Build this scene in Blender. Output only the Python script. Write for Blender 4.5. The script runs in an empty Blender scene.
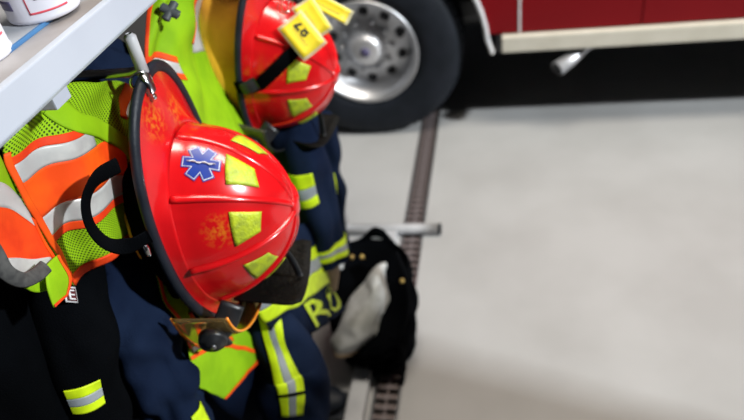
import bpy, bmesh, math, random
import numpy as np
from mathutils import Vector, Matrix, noise
random.seed(7)
col = bpy.context.scene.collection
scene = bpy.context.scene

# ------------------------------------------------------------------ camera
F = 640.0
CAM = Vector((0, 0, 2.03))
RX = Vector((0.97863, 0.15294, -0.13742))      # camera right in world
UP = Vector((0.00974, 0.63312, 0.77399))       # camera up
FW = Vector((-0.20538, 0.75879, -0.61810))     # camera forward
cd = bpy.data.cameras.new('camera'); cam = bpy.data.objects.new('camera', cd); col.objects.link(cam)
m = Matrix((RX, UP, -FW)).transposed().to_4x4(); m.translation = CAM
cam.matrix_world = m
cd.sensor_width = 36; cd.lens = F / 744 * 36; cd.clip_start = .02
cd.dof.use_dof = True; cd.dof.focus_distance = .70; cd.dof.aperture_fstop = 4.0
scene.camera = cam

# ------------------------------------------------------------------ light
w = bpy.data.worlds.new('world'); scene.world = w; w.use_nodes = True
w.node_tree.nodes['Background'].inputs[0].default_value = (.80, .88, 1.0, 1)
w.node_tree.nodes['Background'].inputs[1].default_value = .018
def area(name, loc, target, sx, sy, power, colr):
    l = bpy.data.lights.new(name, 'AREA'); l.shape = 'RECTANGLE'; l.size = sx; l.size_y = sy
    l.energy = power; l.color = colr
    o = bpy.data.objects.new(name, l); col.objects.link(o); o.location = loc
    o.rotation_euler = (Vector(target) - Vector(loc)).to_track_quat('-Z', 'Y').to_euler()
    return o
area('bay_window_light', (12.45, -1.9, 9.0), (0, 2.2, .6), .55, .55, 2350, (.92, .97, 1.0))
area('ceiling_lamp', (.7, 2.1, 4.8), (.7, 2.1, 0), 2.6, .9, 145, (1, .92, .80))
vs = scene.view_settings
vs.view_transform = 'Standard'; vs.look = 'None'; vs.gamma = 1; vs.exposure = 0.3
vs.use_curve_mapping = False

# ------------------------------------------------------------------ helpers
def ray(px, py): return RX * ((px - 372) / F) + UP * ((210 - py) / F) + FW
def atx(px, py, x):
    d = ray(px, py); return CAM + d * (x / d.x)
def atd(px, py, dep): return CAM + ray(px, py) * dep
def atz(px, py, z):
    d = ray(px, py); return CAM + d * ((z - CAM.z) / d.z)
def aty(px, py, y):
    d = ray(px, py); return CAM + d * (y / d.y)

MATS = {}
def mat(name, c, rough=.6, metal=0, spec=.5, c2=None, scale=20, bump=0, bscale=200, coat=0, trans=0, alpha=1,
        sheen=0, detail=4, lo=.4, hi=.62, aniso=None):
    if name in MATS: return MATS[name]
    mt = bpy.data.materials.new(name); mt.use_nodes = True; nt = mt.node_tree
    b = nt.nodes['Principled BSDF']
    b.inputs['Base Color'].default_value = (*c, 1); b.inputs['Roughness'].default_value = rough
    b.inputs['Metallic'].default_value = metal; b.inputs['Specular IOR Level'].default_value = spec
    b.inputs['Coat Weight'].default_value = coat; b.inputs['Coat Roughness'].default_value = .08
    b.inputs['Transmission Weight'].default_value = trans; b.inputs['Alpha'].default_value = alpha
    b.inputs['Sheen Weight'].default_value = sheen
    tc = nt.nodes.new('ShaderNodeTexCoord')
    n = nt.nodes.new('ShaderNodeTexNoise'); n.inputs['Scale'].default_value = scale; n.inputs['Detail'].default_value = detail
    nt.links.new(tc.outputs['Object'], n.inputs['Vector'])
    r = nt.nodes.new('ShaderNodeValToRGB'); r.color_ramp.elements[0].position = lo; r.color_ramp.elements[1].position = hi
    if c2 is None: c2 = tuple(min(1, x * .86) for x in c)
    r.color_ramp.elements[0].color = (*c, 1); r.color_ramp.elements[1].color = (*c2, 1)
    nt.links.new(n.outputs['Fac'], r.inputs['Fac']); nt.links.new(r.outputs['Color'], b.inputs['Base Color'])
    if bump:
        n2 = nt.nodes.new('ShaderNodeTexNoise'); n2.inputs['Scale'].default_value = bscale; n2.inputs['Detail'].default_value = 3
        nt.links.new(tc.outputs['Object'], n2.inputs['Vector'])
        bp = nt.nodes.new('ShaderNodeBump'); bp.inputs['Strength'].default_value = bump; bp.inputs['Distance'].default_value = .003
        nt.links.new(n2.outputs['Fac'], bp.inputs['Height']); nt.links.new(bp.outputs['Normal'], b.inputs['Normal'])
    MATS[name] = mt
    return mt

def mesh_fabric(name, c, hole, pitch=.0042):
    mt = mat(name, c, .75, spec=.2, scale=9)
    nt = mt.node_tree; b = nt.nodes['Principled BSDF']
    src = b.inputs['Base Color'].links[0].from_socket
    uv = nt.nodes.new('ShaderNodeUVMap'); mp = nt.nodes.new('ShaderNodeMapping')
    mp.inputs['Scale'].default_value = (1 / pitch, 1 / pitch, 1); mp.inputs['Rotation'].default_value = (0, 0, .78)
    v = nt.nodes.new('ShaderNodeTexVoronoi'); v.inputs['Scale'].default_value = 1; v.inputs['Randomness'].default_value = 0
    v.voronoi_dimensions = '2D'
    nt.links.new(uv.outputs['UV'], mp.inputs['Vector']); nt.links.new(mp.outputs['Vector'], v.inputs['Vector'])
    r = nt.nodes.new('ShaderNodeValToRGB'); r.color_ramp.elements[0].position = .26; r.color_ramp.elements[1].position = .36
    nt.links.new(v.outputs['Distance'], r.inputs['Fac'])
    mx = nt.nodes.new('ShaderNodeMixRGB'); mx.inputs[1].default_value = (*hole, 1)
    nt.links.new(r.outputs['Color'], mx.inputs[0]); nt.links.new(src, mx.inputs[2])
    nt.links.new(mx.outputs['Color'], b.inputs['Base Color'])
    return mt

def link(name, me, m=None, parent=None, smooth=True):
    o = bpy.data.objects.new(name, me); col.objects.link(o)
    if m is not None and not me.materials: me.materials.append(m)
    if smooth:
        for p in me.polygons: p.use_smooth = True
    if parent is not None: o.parent = parent
    return o
def tag(o, label, cat=None, group=None, kind=None):
    o['label'] = label
    if cat: o['category'] = cat
    if group: o['group'] = group
    if kind: o['kind'] = kind
    return o
def empty(name, loc=(0, 0, 0)):
    o = bpy.data.objects.new(name, None); col.objects.link(o); o.location = loc; o.empty_display_size = .05
    return o
def fix(o, parent):            # parent while keeping world coordinates of the mesh data
    o.parent = parent; o.matrix_parent_inverse = Matrix.Translation(-parent.location)
    return o

def box(name, lo, hi, m, parent=None, bev=.0, world_parent=None):
    bm = bmesh.new(); bmesh.ops.create_cube(bm, size=1)
    lo = Vector(lo); hi = Vector(hi)
    for v in bm.verts: v.co = Vector(((lo[i] + hi[i]) / 2 + v.co[i] * (hi[i] - lo[i])) for i in range(3))
    if bev: bmesh.ops.bevel(bm, geom=bm.edges[:], offset=bev, segments=2, affect='EDGES', profile=.7)
    me = bpy.data.meshes.new(name); bm.to_mesh(me); bm.free()
    o = link(name, me, m, None, False)
    if parent is not None: fix(o, parent)
    return o

def grid_mesh(name, P, thick=0, closed=False, off=0, out=None, caps=(False, False)):
    """P: array nu x nv x 3; closed = wraps in v. out = points the normals should face away from / None"""
    P = np.asarray(P, float); nu, nv = P.shape[:2]
    du = np.gradient(P, axis=0)
    if closed: dv = (np.roll(P, -1, 1) - np.roll(P, 1, 1)) / 2
    else: dv = np.gradient(P, axis=1)
    N = np.cross(du, dv); N /= (np.linalg.norm(N, axis=2, keepdims=True) + 1e-12)
    if out is None: ref = np.array(CAM) + np.array((.4, 0, 0)) - P
    else: ref = P - np.asarray(out)
    if (N * ref).sum() < 0: N = -N; flip = True
    else: flip = False
    su = np.concatenate([[0], np.cumsum(np.linalg.norm(np.diff(P, axis=0), axis=2).mean(1))])
    sv = np.concatenate([[0], np.cumsum(np.linalg.norm(np.diff(P, axis=1), axis=2).mean(0))])
    A = P + N * (off + thick)
    verts = [tuple(x) for x in A.reshape(-1, 3)]
    uvs = [(su[i], sv[j]) for i in range(nu) for j in range(nv)]
    faces = []
    def q(a, b, c, d): faces.append((a, d, c, b) if flip else (a, b, c, d))
    jn = nv if closed else nv - 1
    for i in range(nu - 1):
        for j in range(jn):
            k = (j + 1) % nv
            q(i * nv + j, (i + 1) * nv + j, (i + 1) * nv + k, i * nv + k)
    if thick:
        B = P + N * off; o = len(verts)
        verts += [tuple(x) for x in B.reshape(-1, 3)]; uvs += uvs[:o]
        for i in range(nu - 1):
            for j in range(jn):
                k = (j + 1) % nv
                q(o + i * nv + j, o + i * nv + k, o + (i + 1) * nv + k, o + (i + 1) * nv + j)
        rim = []
        for j in range(jn):
            k = (j + 1) % nv
            q(j, k, o + k, o + j); e = (nu - 1) * nv
            q(e + k, e + j, o + e + j, o + e + k)
        if not closed:
            for i in range(nu - 1):
                q((i + 1) * nv, i * nv, o + i * nv, o + (i + 1) * nv)
                e = nv - 1
                q(i * nv + e, (i + 1) * nv + e, o + (i + 1) * nv + e, o + i * nv + e)
    if caps[0]: faces.append(tuple(range(nv)))
    if caps[1]: faces.append(tuple((nu - 1) * nv + j for j in range(nv)))
    me = bpy.data.meshes.new(name); me.from_pydata(verts, [], faces); me.update()
    ul = me.uv_layers.new(name='UVMap')
    for lp in me.loops: ul.data[lp.index].uv = uvs[lp.vertex_index]
    return me

def cr(p, t):
    """catmull-rom through the list p (arrays), t in 0..1"""
    n = len(p) - 1; x = min(max(t, 0), 1) * n; i = min(int(x), n - 1); s = x - i
    p1 = p[i]; p2 = p[i + 1]; p0 = p[i - 1] if i else 2 * p1 - p2; p3 = p[i + 2] if i + 2 <= n else 2 * p2 - p1
    return .5 * ((2 * p1) + (p2 - p0) * s + (2 * p0 - 5 * p1 + 4 * p2 - p3) * s * s + (3 * p1 - p0 - 3 * p2 + p3) * s ** 3)

class Patch:
    """a draped sheet through rows of control points; u goes down the rows, v across"""
    def __init__(s, rows, wr=.0, wf=14, seed=0, fold=None):
        s.rows = [[np.array(c) for c in r] for r in rows]; s.wr = wr; s.wf = wf; s.seed = seed; s.fold = fold
    def __call__(s, u, v):
        p = cr([cr(r, v) for r in s.rows], u)
        if s.wr:
            q = Vector(p) * s.wf + Vector((s.seed, 0, 0))
            p = p + s.wr * np.array((noise.noise(q), noise.noise(q + Vector((9, 3, 1))), .5 * noise.noise(q + Vector((2, 8, 5)))))
        if s.fold: p = p + np.array(s.fold(u, v))
        return p
    def mesh(s, name, m, parent, u0=0, u1=1, v0=0, v1=1, nu=28, nv=28, thick=.003, off=0):
        P = [[s(u0 + (u1 - u0) * i / (nu - 1), v0 + (v1 - v0) * j / (nv - 1)) for j in range(nv)] for i in range(nu)]
        o = link(name, grid_mesh(name, P, thick, False, off), m)
        return fix(o, parent)

class Tube:
    """cloth tube: list of (point, r_a, r_b); r_a across (world Y side), r_b towards the room"""
    def __init__(s, pts, ref=(1, 0, 0), wr=.0, wf=9, seed=0, power=2.0, ridge=0, rn=5):
        s.p = [np.array(q[0], float) for q in pts]; s.r = [np.array(q[1:], float) for q in pts]
        s.ref = np.array(ref, float); s.wr = wr; s.wf = wf; s.seed = seed; s.pw = power; s.ridge = ridge; s.rn = rn
    def frame(s, u):
        c = cr(s.p, u); t = cr(s.p, min(u + .01, 1)) - cr(s.p, max(u - .01, 0)); t /= np.linalg.norm(t)
        a = np.cross(t, s.ref); a /= np.linalg.norm(a); b = np.cross(a, t)
        return c, t, a, b
    def __call__(s, u, v):
        c, t, a, b = s.frame(u); r = np.maximum(cr(s.r, u), .004); th = 2 * math.pi * v
        co, si = math.cos(th), math.sin(th)
        e = 2 / s.pw
        d = a * r[0] * math.copysign(abs(co) ** e, co) + b * r[1] * math.copysign(abs(si) ** e, si)
        p = c + d
        if s.wr:
            k = noise.noise(Vector(p) * s.wf + Vector((s.seed, s.seed * .7, 0)))
            k2 = noise.noise(Vector((p[0] * s.wf * 3, p[1] * s.wf * 3, p[2] * s.wf * 1.2)) + Vector((s.seed, 4, 0)))
            k3 = math.sin(s.rn * th + 3 * noise.noise(Vector((u * 2, s.seed, 0)))) * s.ridge
            dn = d / (np.linalg.norm(d) + 1e-9)
            p = p + dn * (s.wr * (k + .35 * k2) + k3)
        return p
    def mesh(s, name, m, parent, u0=0, u1=1, nu=44, nv=48, off=0, caps=(True, True), thick=0):
        us = [u0 + (u1 - u0) * i / (nu - 1) for i in range(nu)]
        P = [[s(u, j / nv) for j in range(nv)] for u in us]
        out = np.array([[s.frame(u)[0]] * nv for u in us])
        o = link(name, grid_mesh(name, P, thick, True, off, out, caps), m)
        return fix(o, parent)
    def band(s, name, m, parent, u0, u1, v0=0, v1=1, nu=8, nv=40, off=.0015, thick=.0015, skew=0):
        us = [u0 + (u1 - u0) * i / (nu - 1) for i in range(nu)]
        vs = [v0 + (v1 - v0) * j / (nv - 1) for j in range(nv)]
        P = [[s(u + skew * (v - .5 * (v0 + v1)), v) for v in vs] for u in us]
        out = np.array([[s.frame(u)[0]] * nv for u in us])
        o = link(name, grid_mesh(name, P, thick, False, off, out), m)
        return fix(o, parent)

def sweep_mesh(name, pts, r, nv=10, closed=False, ra=None, up=None):
    """round (or elliptical) rod along points (local coordinates)"""
    pts = [np.array(p, float) for p in pts]; n = len(pts); P = []; O = []
    ra = ra if ra is not None else r
    prev = None
    for i in range(n):
        t = (pts[(i + 1) % n] - pts[i - 1]) if closed else (pts[min(i + 1, n - 1)] - pts[max(i - 1, 0)])
        t = t / (np.linalg.norm(t) + 1e-12)
        if up is not None: a = np.cross(t, np.array(up, float))
        elif prev is None: a = np.cross(t, (0, 0, 1.) if abs(t[2]) < .9 else (1., 0, 0))
        else: a = prev - t * np.dot(prev, t)
        a = a / (np.linalg.norm(a) + 1e-12); prev = a; b = np.cross(a, t)
        rr = r[i] if hasattr(r, '__len__') else r; rb = ra[i] if hasattr(ra, '__len__') else ra
        P.append([pts[i] + a * rr * math.cos(2 * math.pi * k / nv) + b * rb * math.sin(2 * math.pi * k / nv) for k in range(nv)])
        O.append([pts[i]] * nv)
    if closed: P.append(P[0]); O.append(O[0])
    return grid_mesh(name, np.array(P), 0, True, 0, np.array(O), (not closed, not closed))
def smoothpts(pts, n):
    p = [np.array(q, float) for q in pts]
    return [cr(p, i / (n - 1)) for i in range(n)]
def rod(name, pts, r, m, parent, nv=12, ra=None, up=None, n=None):
    if n:
        if hasattr(r, '__len__'): r = list(np.interp(np.linspace(0, len(r) - 1, n), range(len(r)), r))
        pts = smoothpts(pts, n)
    o = link(name, sweep_mesh(name, pts, r, nv, ra=ra, up=up), m); return fix(o, parent)

def lathe(name, prof, seg=48, axis='Z'):
    """closed profile list of (r, h) revolved"""
    bm = bmesh.new(); rings = []
    for k in range(seg):
        a = 2 * math.pi * k / seg; ring = []
        for r, h in prof:
            x, y = r * math.cos(a), r * math.sin(a)
            ring.append(bm.verts.new((x, y, h) if axis == 'Z' else (x, h, y)))
        rings.append(ring)
    for k in range(seg):
        A = rings[k]; B = rings[(k + 1) % seg]
        for i in range(len(prof) - 1): bm.faces.new((A[i], B[i], B[i + 1], A[i + 1]))
    bmesh.ops.remove_doubles(bm, verts=bm.verts, dist=1e-5)
    bmesh.ops.recalc_face_normals(bm, faces=bm.faces)
    me = bpy.data.meshes.new(name); bm.to_mesh(me); bm.free(); return me

def text_mesh(name, s, size, depth=.0006, bold=.0):
    cu = bpy.data.curves.new(name, 'FONT'); cu.body = s; cu.size = size; cu.extrude = depth; cu.align_x = 'CENTER'; cu.align_y = 'CENTER'
    cu.offset = bold; cu.resolution_u = 3
    o = bpy.data.objects.new(name, cu); col.objects.link(o)
    me = bpy.data.meshes.new_from_object(o.evaluated_get(bpy.context.evaluated_depsgraph_get()))
    bpy.data.objects.remove(o); me.name = name; return me

# ------------------------------------------------------------------ materials
LIME = (.29, .53, .006); LIME2 = (.22, .43, .005)
m_lime = mat('lime_cloth', LIME, .7, spec=.2, c2=LIME2, scale=14, bump=.15, bscale=500)
m_limemesh = mesh_fabric('lime_mesh', (.30, .54, .006), (.03, .065, .002))
m_limetape = mat('lime_tape', (.64, .84, .010), .5, spec=.3, c2=(.54, .72, .008), scale=40, bump=.1, bscale=700)
m_orange = mat('orange_tape', (.95, .115, .006), .6, spec=.25, c2=(.86, .07, .005), scale=20)
m_trim = mat('red_orange_trim', (.88, .07, .008), .6, spec=.25, c2=(.75, .04, .006), scale=30)
m_silver = mat('silver_tape', (.62, .62, .60), .42, metal=.15, c2=(.50, .50, .49), scale=35)
m_greytape = mat('grey_tape', (.30, .33, .35), .45, c2=(.24, .27, .29), scale=35)
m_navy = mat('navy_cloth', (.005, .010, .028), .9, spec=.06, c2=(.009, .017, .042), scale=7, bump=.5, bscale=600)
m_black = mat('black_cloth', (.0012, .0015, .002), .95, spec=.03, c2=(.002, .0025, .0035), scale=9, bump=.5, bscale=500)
m_blackp = mat('black_plastic', (.010, .011, .013), .38, c2=(.018, .019, .022), scale=30)
m_rubber = mat('black_rubber', (.006, .009, .016), .5, spec=.35, c2=(.011, .015, .024), scale=25, bump=.2, bscale=300)
m_refl = mat('lime_reflective_sticker', (.52, .62, .02), .45, c2=(.34, .42, .03), scale=70, bump=.4, bscale=300, detail=6)
m_blue = mat('blue_print', (.006, .03, .25), .4, c2=(.008, .04, .30), scale=60)
m_white = mat('white_print', (.8, .8, .82), .5, c2=(.72, .72, .74), scale=50)
m_amber = mat('amber_visor', (.95, .72, .32), .12, trans=.92, c2=(.95, .66, .25), scale=12)
m_amber.node_tree.nodes['Principled BSDF'].inputs['IOR'].default_value = 1.15
m_smoke = mat('smoked_visor', (.20, .17, .13), .2, trans=.6, c2=(.12, .10, .08), scale=12)
m_orangeedge = mat('orange_visor_edge', (.85, .24, .01), .35, c2=(.9, .36, .02), scale=30)
m_leather = mat('black_leather', (.004, .0035, .003), .7, spec=.15, c2=(.010, .008, .006), scale=60, bump=.9, bscale=160, detail=6, lo=.5, hi=.72)
m_steel = mat('brushed_steel', (.55, .56, .58), .28, metal=1, c2=(.42, .43, .45), scale=40)
m_chrome = mat('chrome', (.85, .86, .88), .12, metal=1, c2=(.78, .79, .82), scale=8)
m_brass = mat('brass', (.55, .38, .12), .4, metal=1)
m_ochre = mat('ochre_liner', (.80, .40, .02), .75, spec=.2, c2=(.62, .26, .012), scale=14, bump=.4, bscale=120, sheen=.2)
m_yellowtrim = mat('yellow_trim', (.75, .47, .03), .6, c2=(.65, .38, .02))
m_shelf = mat('white_laminate', (.50, .54, .62), .42, c2=(.46, .50, .58), scale=5)
m_shelftop = mat('grey_shelf_top', (.36, .345, .35), .45, c2=(.24, .215, .205), scale=9, detail=6)
m_can = mat('white_can', (.74, .74, .80), .3, c2=(.68, .68, .75), scale=12)
m_pink = mat('pink_red_print', (.85, .10, .14), .4)
m_purple = mat('dark_purple_print', (.10, .09, .18), .4)
m_bluep = mat('blue_plastic', (.05, .16, .36), .5, c2=(.06, .19, .40))
m_tray = mat('grey_tray', (.42, .44, .48), .45, c2=(.34, .36, .40), scale=14)
m_web = mat('grey_webbing', (.075, .075, .072), .8, c2=(.045, .045, .045), scale=120)
m_tag = mat('yellow_tag', (.90, .72, .03), .5, c2=(.85, .66, .03), scale=40)
m_ink = mat('black_ink', (.02, .02, .02), .6)
m_lining = mat('grey_lining', (.58, .60, .60), .55, c2=(.34, .35, .33), scale=11, bump=.5, bscale=50, detail=5)
m_tan = mat('tan_knit', (.42, .31, .20), .85, c2=(.34, .25, .16), scale=40)
m_maroon = mat('maroon_patch', (.12, .012, .016), .7)
m_mic = mat('dark_grey_rubber', (.06, .07, .075), .55)
m_floor = mat('sealed_concrete', (.435, .435, .432), .34, c2=(.385, .383, .378), scale=1.7, bump=.05, bscale=8, detail=8)
m_drain = mat('drain_channel', (.05, .042, .038), .8, c2=(.03, .026, .024), scale=30)
m_grate = mat('rusty_iron_grate', (.20, .17, .175), .6, metal=.2, c2=(.12, .09, .08), scale=35)
m_wall = mat('dark_painted_wall', (.035, .034, .030), .8, c2=(.028, .027, .025), scale=4)
m_blocker = mat('grey_blocker', (.12, .12, .115), .8, c2=(.10, .10, .095), scale=4)
m_tred = mat('truck_red', (.20, .0012, .005), .35, spec=.25, c2=(.185, .001, .0045), scale=2)
m_cream = mat('cream_trim', (.66, .63, .54), .4, c2=(.60, .57, .48), scale=6)
m_tyre = mat('tyre_rubber', (.006, .009, .014), .7, spec=.25, c2=(.010, .013, .020), scale=9, bump=.2, bscale=60)
m_paint = mat('light_grey_paint', (.55, .56, .58), .4, c2=(.47, .48, .50), scale=9)
m_satin = mat('satin_chrome', (.80, .80, .82), .42, metal=.8, c2=(.74, .74, .76), scale=6)
m_alu = mat('polished_aluminium', (.78, .79, .82), .40, metal=1, c2=(.60, .61, .64), scale=5)
m_dark = mat('dark_chassis', (.012, .013, .016), .7, c2=(.02, .02, .024), scale=5)

# ------------------------------------------------------------------ structure: floor, drain, walls
DX0, DX1 = -.497, -.392
YA, YB = -1.6, 8.0
floor = box('floor', (DX1, YA, -.12), (7, YB, 0), m_floor); floor['kind'] = 'structure'
fl2 = box('floor', (-1.5, YA, -.12), (DX0, YB, 0), m_floor); fl2['kind'] = 'structure'
drain = empty('trench_drain', ((DX0 + DX1) / 2, 2.4, 0)); drain['kind'] = 'structure'
tag(drain, 'narrow rusty trench drain grate set in the concrete floor', 'drain', kind='structure')
box('channel', (DX0, YA, -.12), (DX1, YB, -.055), m_drain, drain)
box('frame_rail', (DX0, YA, -.05), (DX0 + .010, YB, .001), m_steel, drain)
box('frame_rail', (DX1 - .010, YA, -.05), (DX1, YB, .001), m_steel, drain)
bar = None; pitch = .044
for k in range(80):
    y = .55 + k * pitch
    if bar is None:
        bar = box('grate_bar', (DX0 + .0105, -.0105, -.022), (DX1 - .0105, .0105, -.001), m_grate)
        bme = bar.data; bar.parent = drain; b_ = bar
    else:
        b_ = bpy.data.objects.new('grate_bar', bme); col.objects.link(b_); b_.parent = drain
    b_.matrix_parent_inverse = Matrix.Translation(-drain.location); b_.location = (0, y, 0)
box('grate_spine', ((DX0 + DX1) / 2 - .004, .5, -.03), ((DX0 + DX1) / 2 + .004, 4.0, -.004), m_grate, drain)

wl = box('wall_left', (-1.35, YA, 0), (-1.2, YB, 4.8), m_wall); wl['kind'] = 'structure'
# unseen blocker slab on the right, added to shade the near floor and rack
blocker = box('shade_blocker', (3.0, YA, 0), (3.12, .66, 3.15), m_blocker); blocker['kind'] = 'structure'

# ------------------------------------------------------------------ fire truck
TY = 3.19
truck = empty('fire_truck', (.6, 4.4, 0))
tag(truck, 'red fire truck with cream rocker trim and a bright alloy wheel', 'fire truck')
WX, WZ, WR = -.742, .53, .53
def side_panel(name, x0, x1, z0, z1, m, arch=False):
    pts = [(x0, z0)]
    if arch:                      # wheel arch bite at the lower left
        pts = [(WX - .62, z1), (WX - .62, z0 + .25)]
        for a in range(170, -1, -10):
            t = math.radians(a); pts.append((WX + .655 * math.cos(t), WZ + .66 * math.sin(t)))
        pts += [(-.075, z0), (x1, z0), (x1, z1)]
    else: pts = [(x0, z0), (x1, z0), (x1, z1), (x0, z1)]
    bm = bmesh.new()
    A = [bm.verts.new((x, TY, z)) for x, z in pts]; B = [bm.verts.new((x, TY + .03, z)) for x, z in pts]
    bm.faces.new(A); bm.faces.new(B[::-1])
    for i in range(len(A)): bm.faces.new((A[i], B[i], B[(i + 1) % len(A)], A[(i + 1) % len(A)]))
    bmesh.ops.recalc_face_normals(bm, faces=bm.faces)
    me = bpy.data.meshes.new(name); bm.to_mesh(me); bm.free()
    return fix(link(name, me, m, None, False), truck)
side_panel('fender_panel', WX - .62, .070, .60, 1.5, m_tred, True)
side_panel('side_panel', .082, .66, .60, 1.5, m_tred)
side_panel('side_panel', .666, 3.2, .60, 1.5, m_tred)
side_panel('upper_panel', WX - .62, 3.2, 1.505, 2.5, m_tred)
box('seam_strip', (.071, TY - .004, .60), (.081, TY + .02, 1.5), m_white, truck)
box('body_core', (-1.6, TY + .42, .62), (3.2, TY + 2.3, 2.5), m_dark, truck)
box('chassis_rail', (-1.6, TY + .55, .42), (3.2, TY + .75, .62), m_dark, truck)
box('chassis_rail', (-1.6, TY + 1.55, .42), (3.2, TY + 1.75, .62), m_dark, truck)
box('skirt_underside', (-.05, TY + .03, .50), (3.2, TY + .45, .62), m_dark, truck)
box('running_trim', (-.015, TY - .035, .505), (3.2, TY + .03, .592), m_cream, truck, .010)
box('trim_end_cap', (-.040, TY - .030, .508), (-.0155, TY + .03, .590), m_blackp, truck, .006)
box('trim_groove', (-.01, TY - .012, .4975), (3.2, TY + .03, .5045), m_dark, truck)  # thin dark strip along the bottom of the trim
arch = [(WX + .655 * math.cos(math.radians(a)), TY - .005, WZ + .66 * math.sin(math.radians(a))) for a in range(172, -1, -6)] + [(-.062, TY - .005, .50)]
rod('wheel_arch_flange', arch, .014, m_paint, truck, ra=.025, up=(0, 1, 0))
ml = [(WX + .66 * math.cos(math.radians(a)), TY + .22, WZ + .68 * math.sin(math.radians(a))) for a in range(178, 1, -8)]
rod('wheel_well_liner', ml, .015, m_dark, truck, ra=.2, up=(0, 1, 0))
# chrome exhaust tip under the trim
e0 = aty(584, 50, TY + .05); e1 = aty(557, 69, TY - .06)
rod('exhaust_pipe', [e0 + (e0 - e1) * 1.2, e0, e0 + (e1 - e0) * .5, e1], [.018, .018, .034, .040], m_satin, truck, 16)
rod('exhaust_mouth', [e1, e1 + (e1 - e0) * .02], [.034, .034], m_dark, truck, 16)
# step brace hanging near the wheel
box('air_tank', (-.34, TY + .40, .50), (-.12, TY + .62, .66), m_blackp, truck, .04)

def wheel(x, y, z):
    tp = [(.292, .03), (.300, .004), (.35, -.004), (.42, -.008), (.480, .004), (.510, .022), (.526, .048), (.530, .085), (.530, .20), (.525, .235), (.500, .26), (.42, .275), (.32, .27), (.292, .25), (.292, .03)]
    me = lathe('tyre', tp, 96, 'Y'); t = link('tyre', me, m_tyre, truck)
    rp = [(.294, .030), (.300, .006), (.295, -.004), (.284, -.002), (.278, .012), (.264, .020), (.258, .075), (.246, .088), (.240, .116), (.225, .126), (.150, .112), (.125, .112), (.118, .100), (.0, .098), (.0, .16), (.28, .16), (.294, .03)]
    rm = link('rim', lathe('rim', rp, 96, 'Y'), m_alu, truck)
    hp = [(0, .020), (.060, .022), (.080, .030), (.088, .046), (.090, .07), (.104, .074), (.108, .085), (.108, .115), (0, .115)]
    hb = link('hub_cap', lathe('hub_cap', hp, 40, 'Y'), m_satin, truck)
    gp = [(0, .015), (.026, .015), (.028, .024), (0, .024)]
    hc = link('hub_badge', lathe('hub_badge', gp, 24, 'Y'), m_purple, hb)
    for o in (t, rm, hb):
        o.matrix_parent_inverse = Matrix.Translation(-truck.location); o.location = (x, y, z)
    holeme = lathe('hand_hole', [(0, 0), (.0245, 0), (.0265, -.003), (.0285, 0), (.0285, .018), (0, .018)], 20, 'Y')
    nutme = lathe('lug_nut', [(0, -.030), (.010, -.030), (.0155, -.012), (.0165, 0), (.0165, .01), (0, .01)], 6, 'Y')
    holeme.materials.append(m_dark); nutme.materials.append(m_chrome)
    for k in range(10):
        a = math.radians(18 + 36 * k)
        o = link('hand_hole', holeme, None, rm); o.location = (.196 * math.cos(a), .117, .196 * math.sin(a))
    for k in range(10):
        a = math.radians(36 * k)
        o = link('lug_nut', nutme, None, rm); o.location = (.142 * math.cos(a), .112, .142 * math.sin(a))
    # tread blocks
    bm = bmesh.new()
    for k in range(72):
        a = 2 * math.pi * k / 72
        for yy, ww in ((.075, .045), (.135, .05), (.2, .045)):
            mm = Matrix.Rotation(-a, 4, 'Y') @ Matrix.Translation((.531, yy, 0)) @ Matrix.Diagonal((.012, ww, .034, 1))
            bmesh.ops.create_cube(bm, size=1, matrix=mm)
    me = bpy.data.meshes.new('tread'); bm.to_mesh(me); bm.free()
    link('tread', me, m_tyre, t, False)
wheel(WX - .01, 3.19, WZ)

# ------------------------------------------------------------------ gear rack with shelf and hooks
rack = empty('gear_rack', (-.75, 1.0, 0))
tag(rack, 'steel gear rack with a white shelf and helmet hooks', 'gear rack')
SX = -.43
box('shelf_board', (-.95, -.25, 1.787), (SX - .010, 2.45, 1.808), m_shelftop, rack)
box('shelf_lip', (SX - .010, -.25, 1.774), (SX, 2.45, 1.811), m_shelf, rack, .002)
box('lip_groove', (SX - .0095, -.25, 1.7725), (SX + .0008, 2.45, 1.7742), m_greytape, rack)
nb = atx(55, 97, SX - .02)
box('shelf_bracket', (SX - .040, nb.y - .014, 1.752), (SX - .012, nb.y + .014, 1.774), m_shelf, rack, .002)
for y in (-.2, 2.31):
    box('post', (-.80, y - .02, .03), (-.76, y + .02, 1.787), m_steel, rack, .004)
    rod('foot', [(-.98, y, .028), (-.42, y, .028), (-.318, y, .028)], .026, m_paint, rack, 16)
rod('foot_tip_shadow', [(-.3178, 2.31, .028), (-.305, 2.31, .028)], .0265, m_rubber, rack, 16)  # dark disc put in for the shadow at the end of the tube
box('base_rail', (-.578, .35, .0), (-.512, 2.28, .045), m_paint, rack, .004)
box('hook_rail', (-.79, -.2, 1.715), (-.775, 2.31, 1.755), m_steel, rack, .003)
def hook(x, y, z, h):
    hk = rod('hook', [(-.775, y, z), (x - .02, y, z), (x - .004, y, z + .003), (x, y, z + .012)], .0062, m_steel, rack, 12)
    p = link('peg', sweep_mesh('peg', [(x - .001, y, z - .006), (x, y, z + h), (x, y, z + h + .004)], [.0078, .0078, .004], 14), m_paint, hk)
    p.matrix_parent_inverse = Matrix.Identity(4)
ring1 = atd(140, 79, .815)
hook(ring1.x + .001, ring1.y + .012, ring1.z + .004, .048)
hook(-.465, 1.235, 1.675, .045)
hook(-.56, .42, 1.70, .045)
hook(-.56, .95, 1.70, .045)

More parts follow.
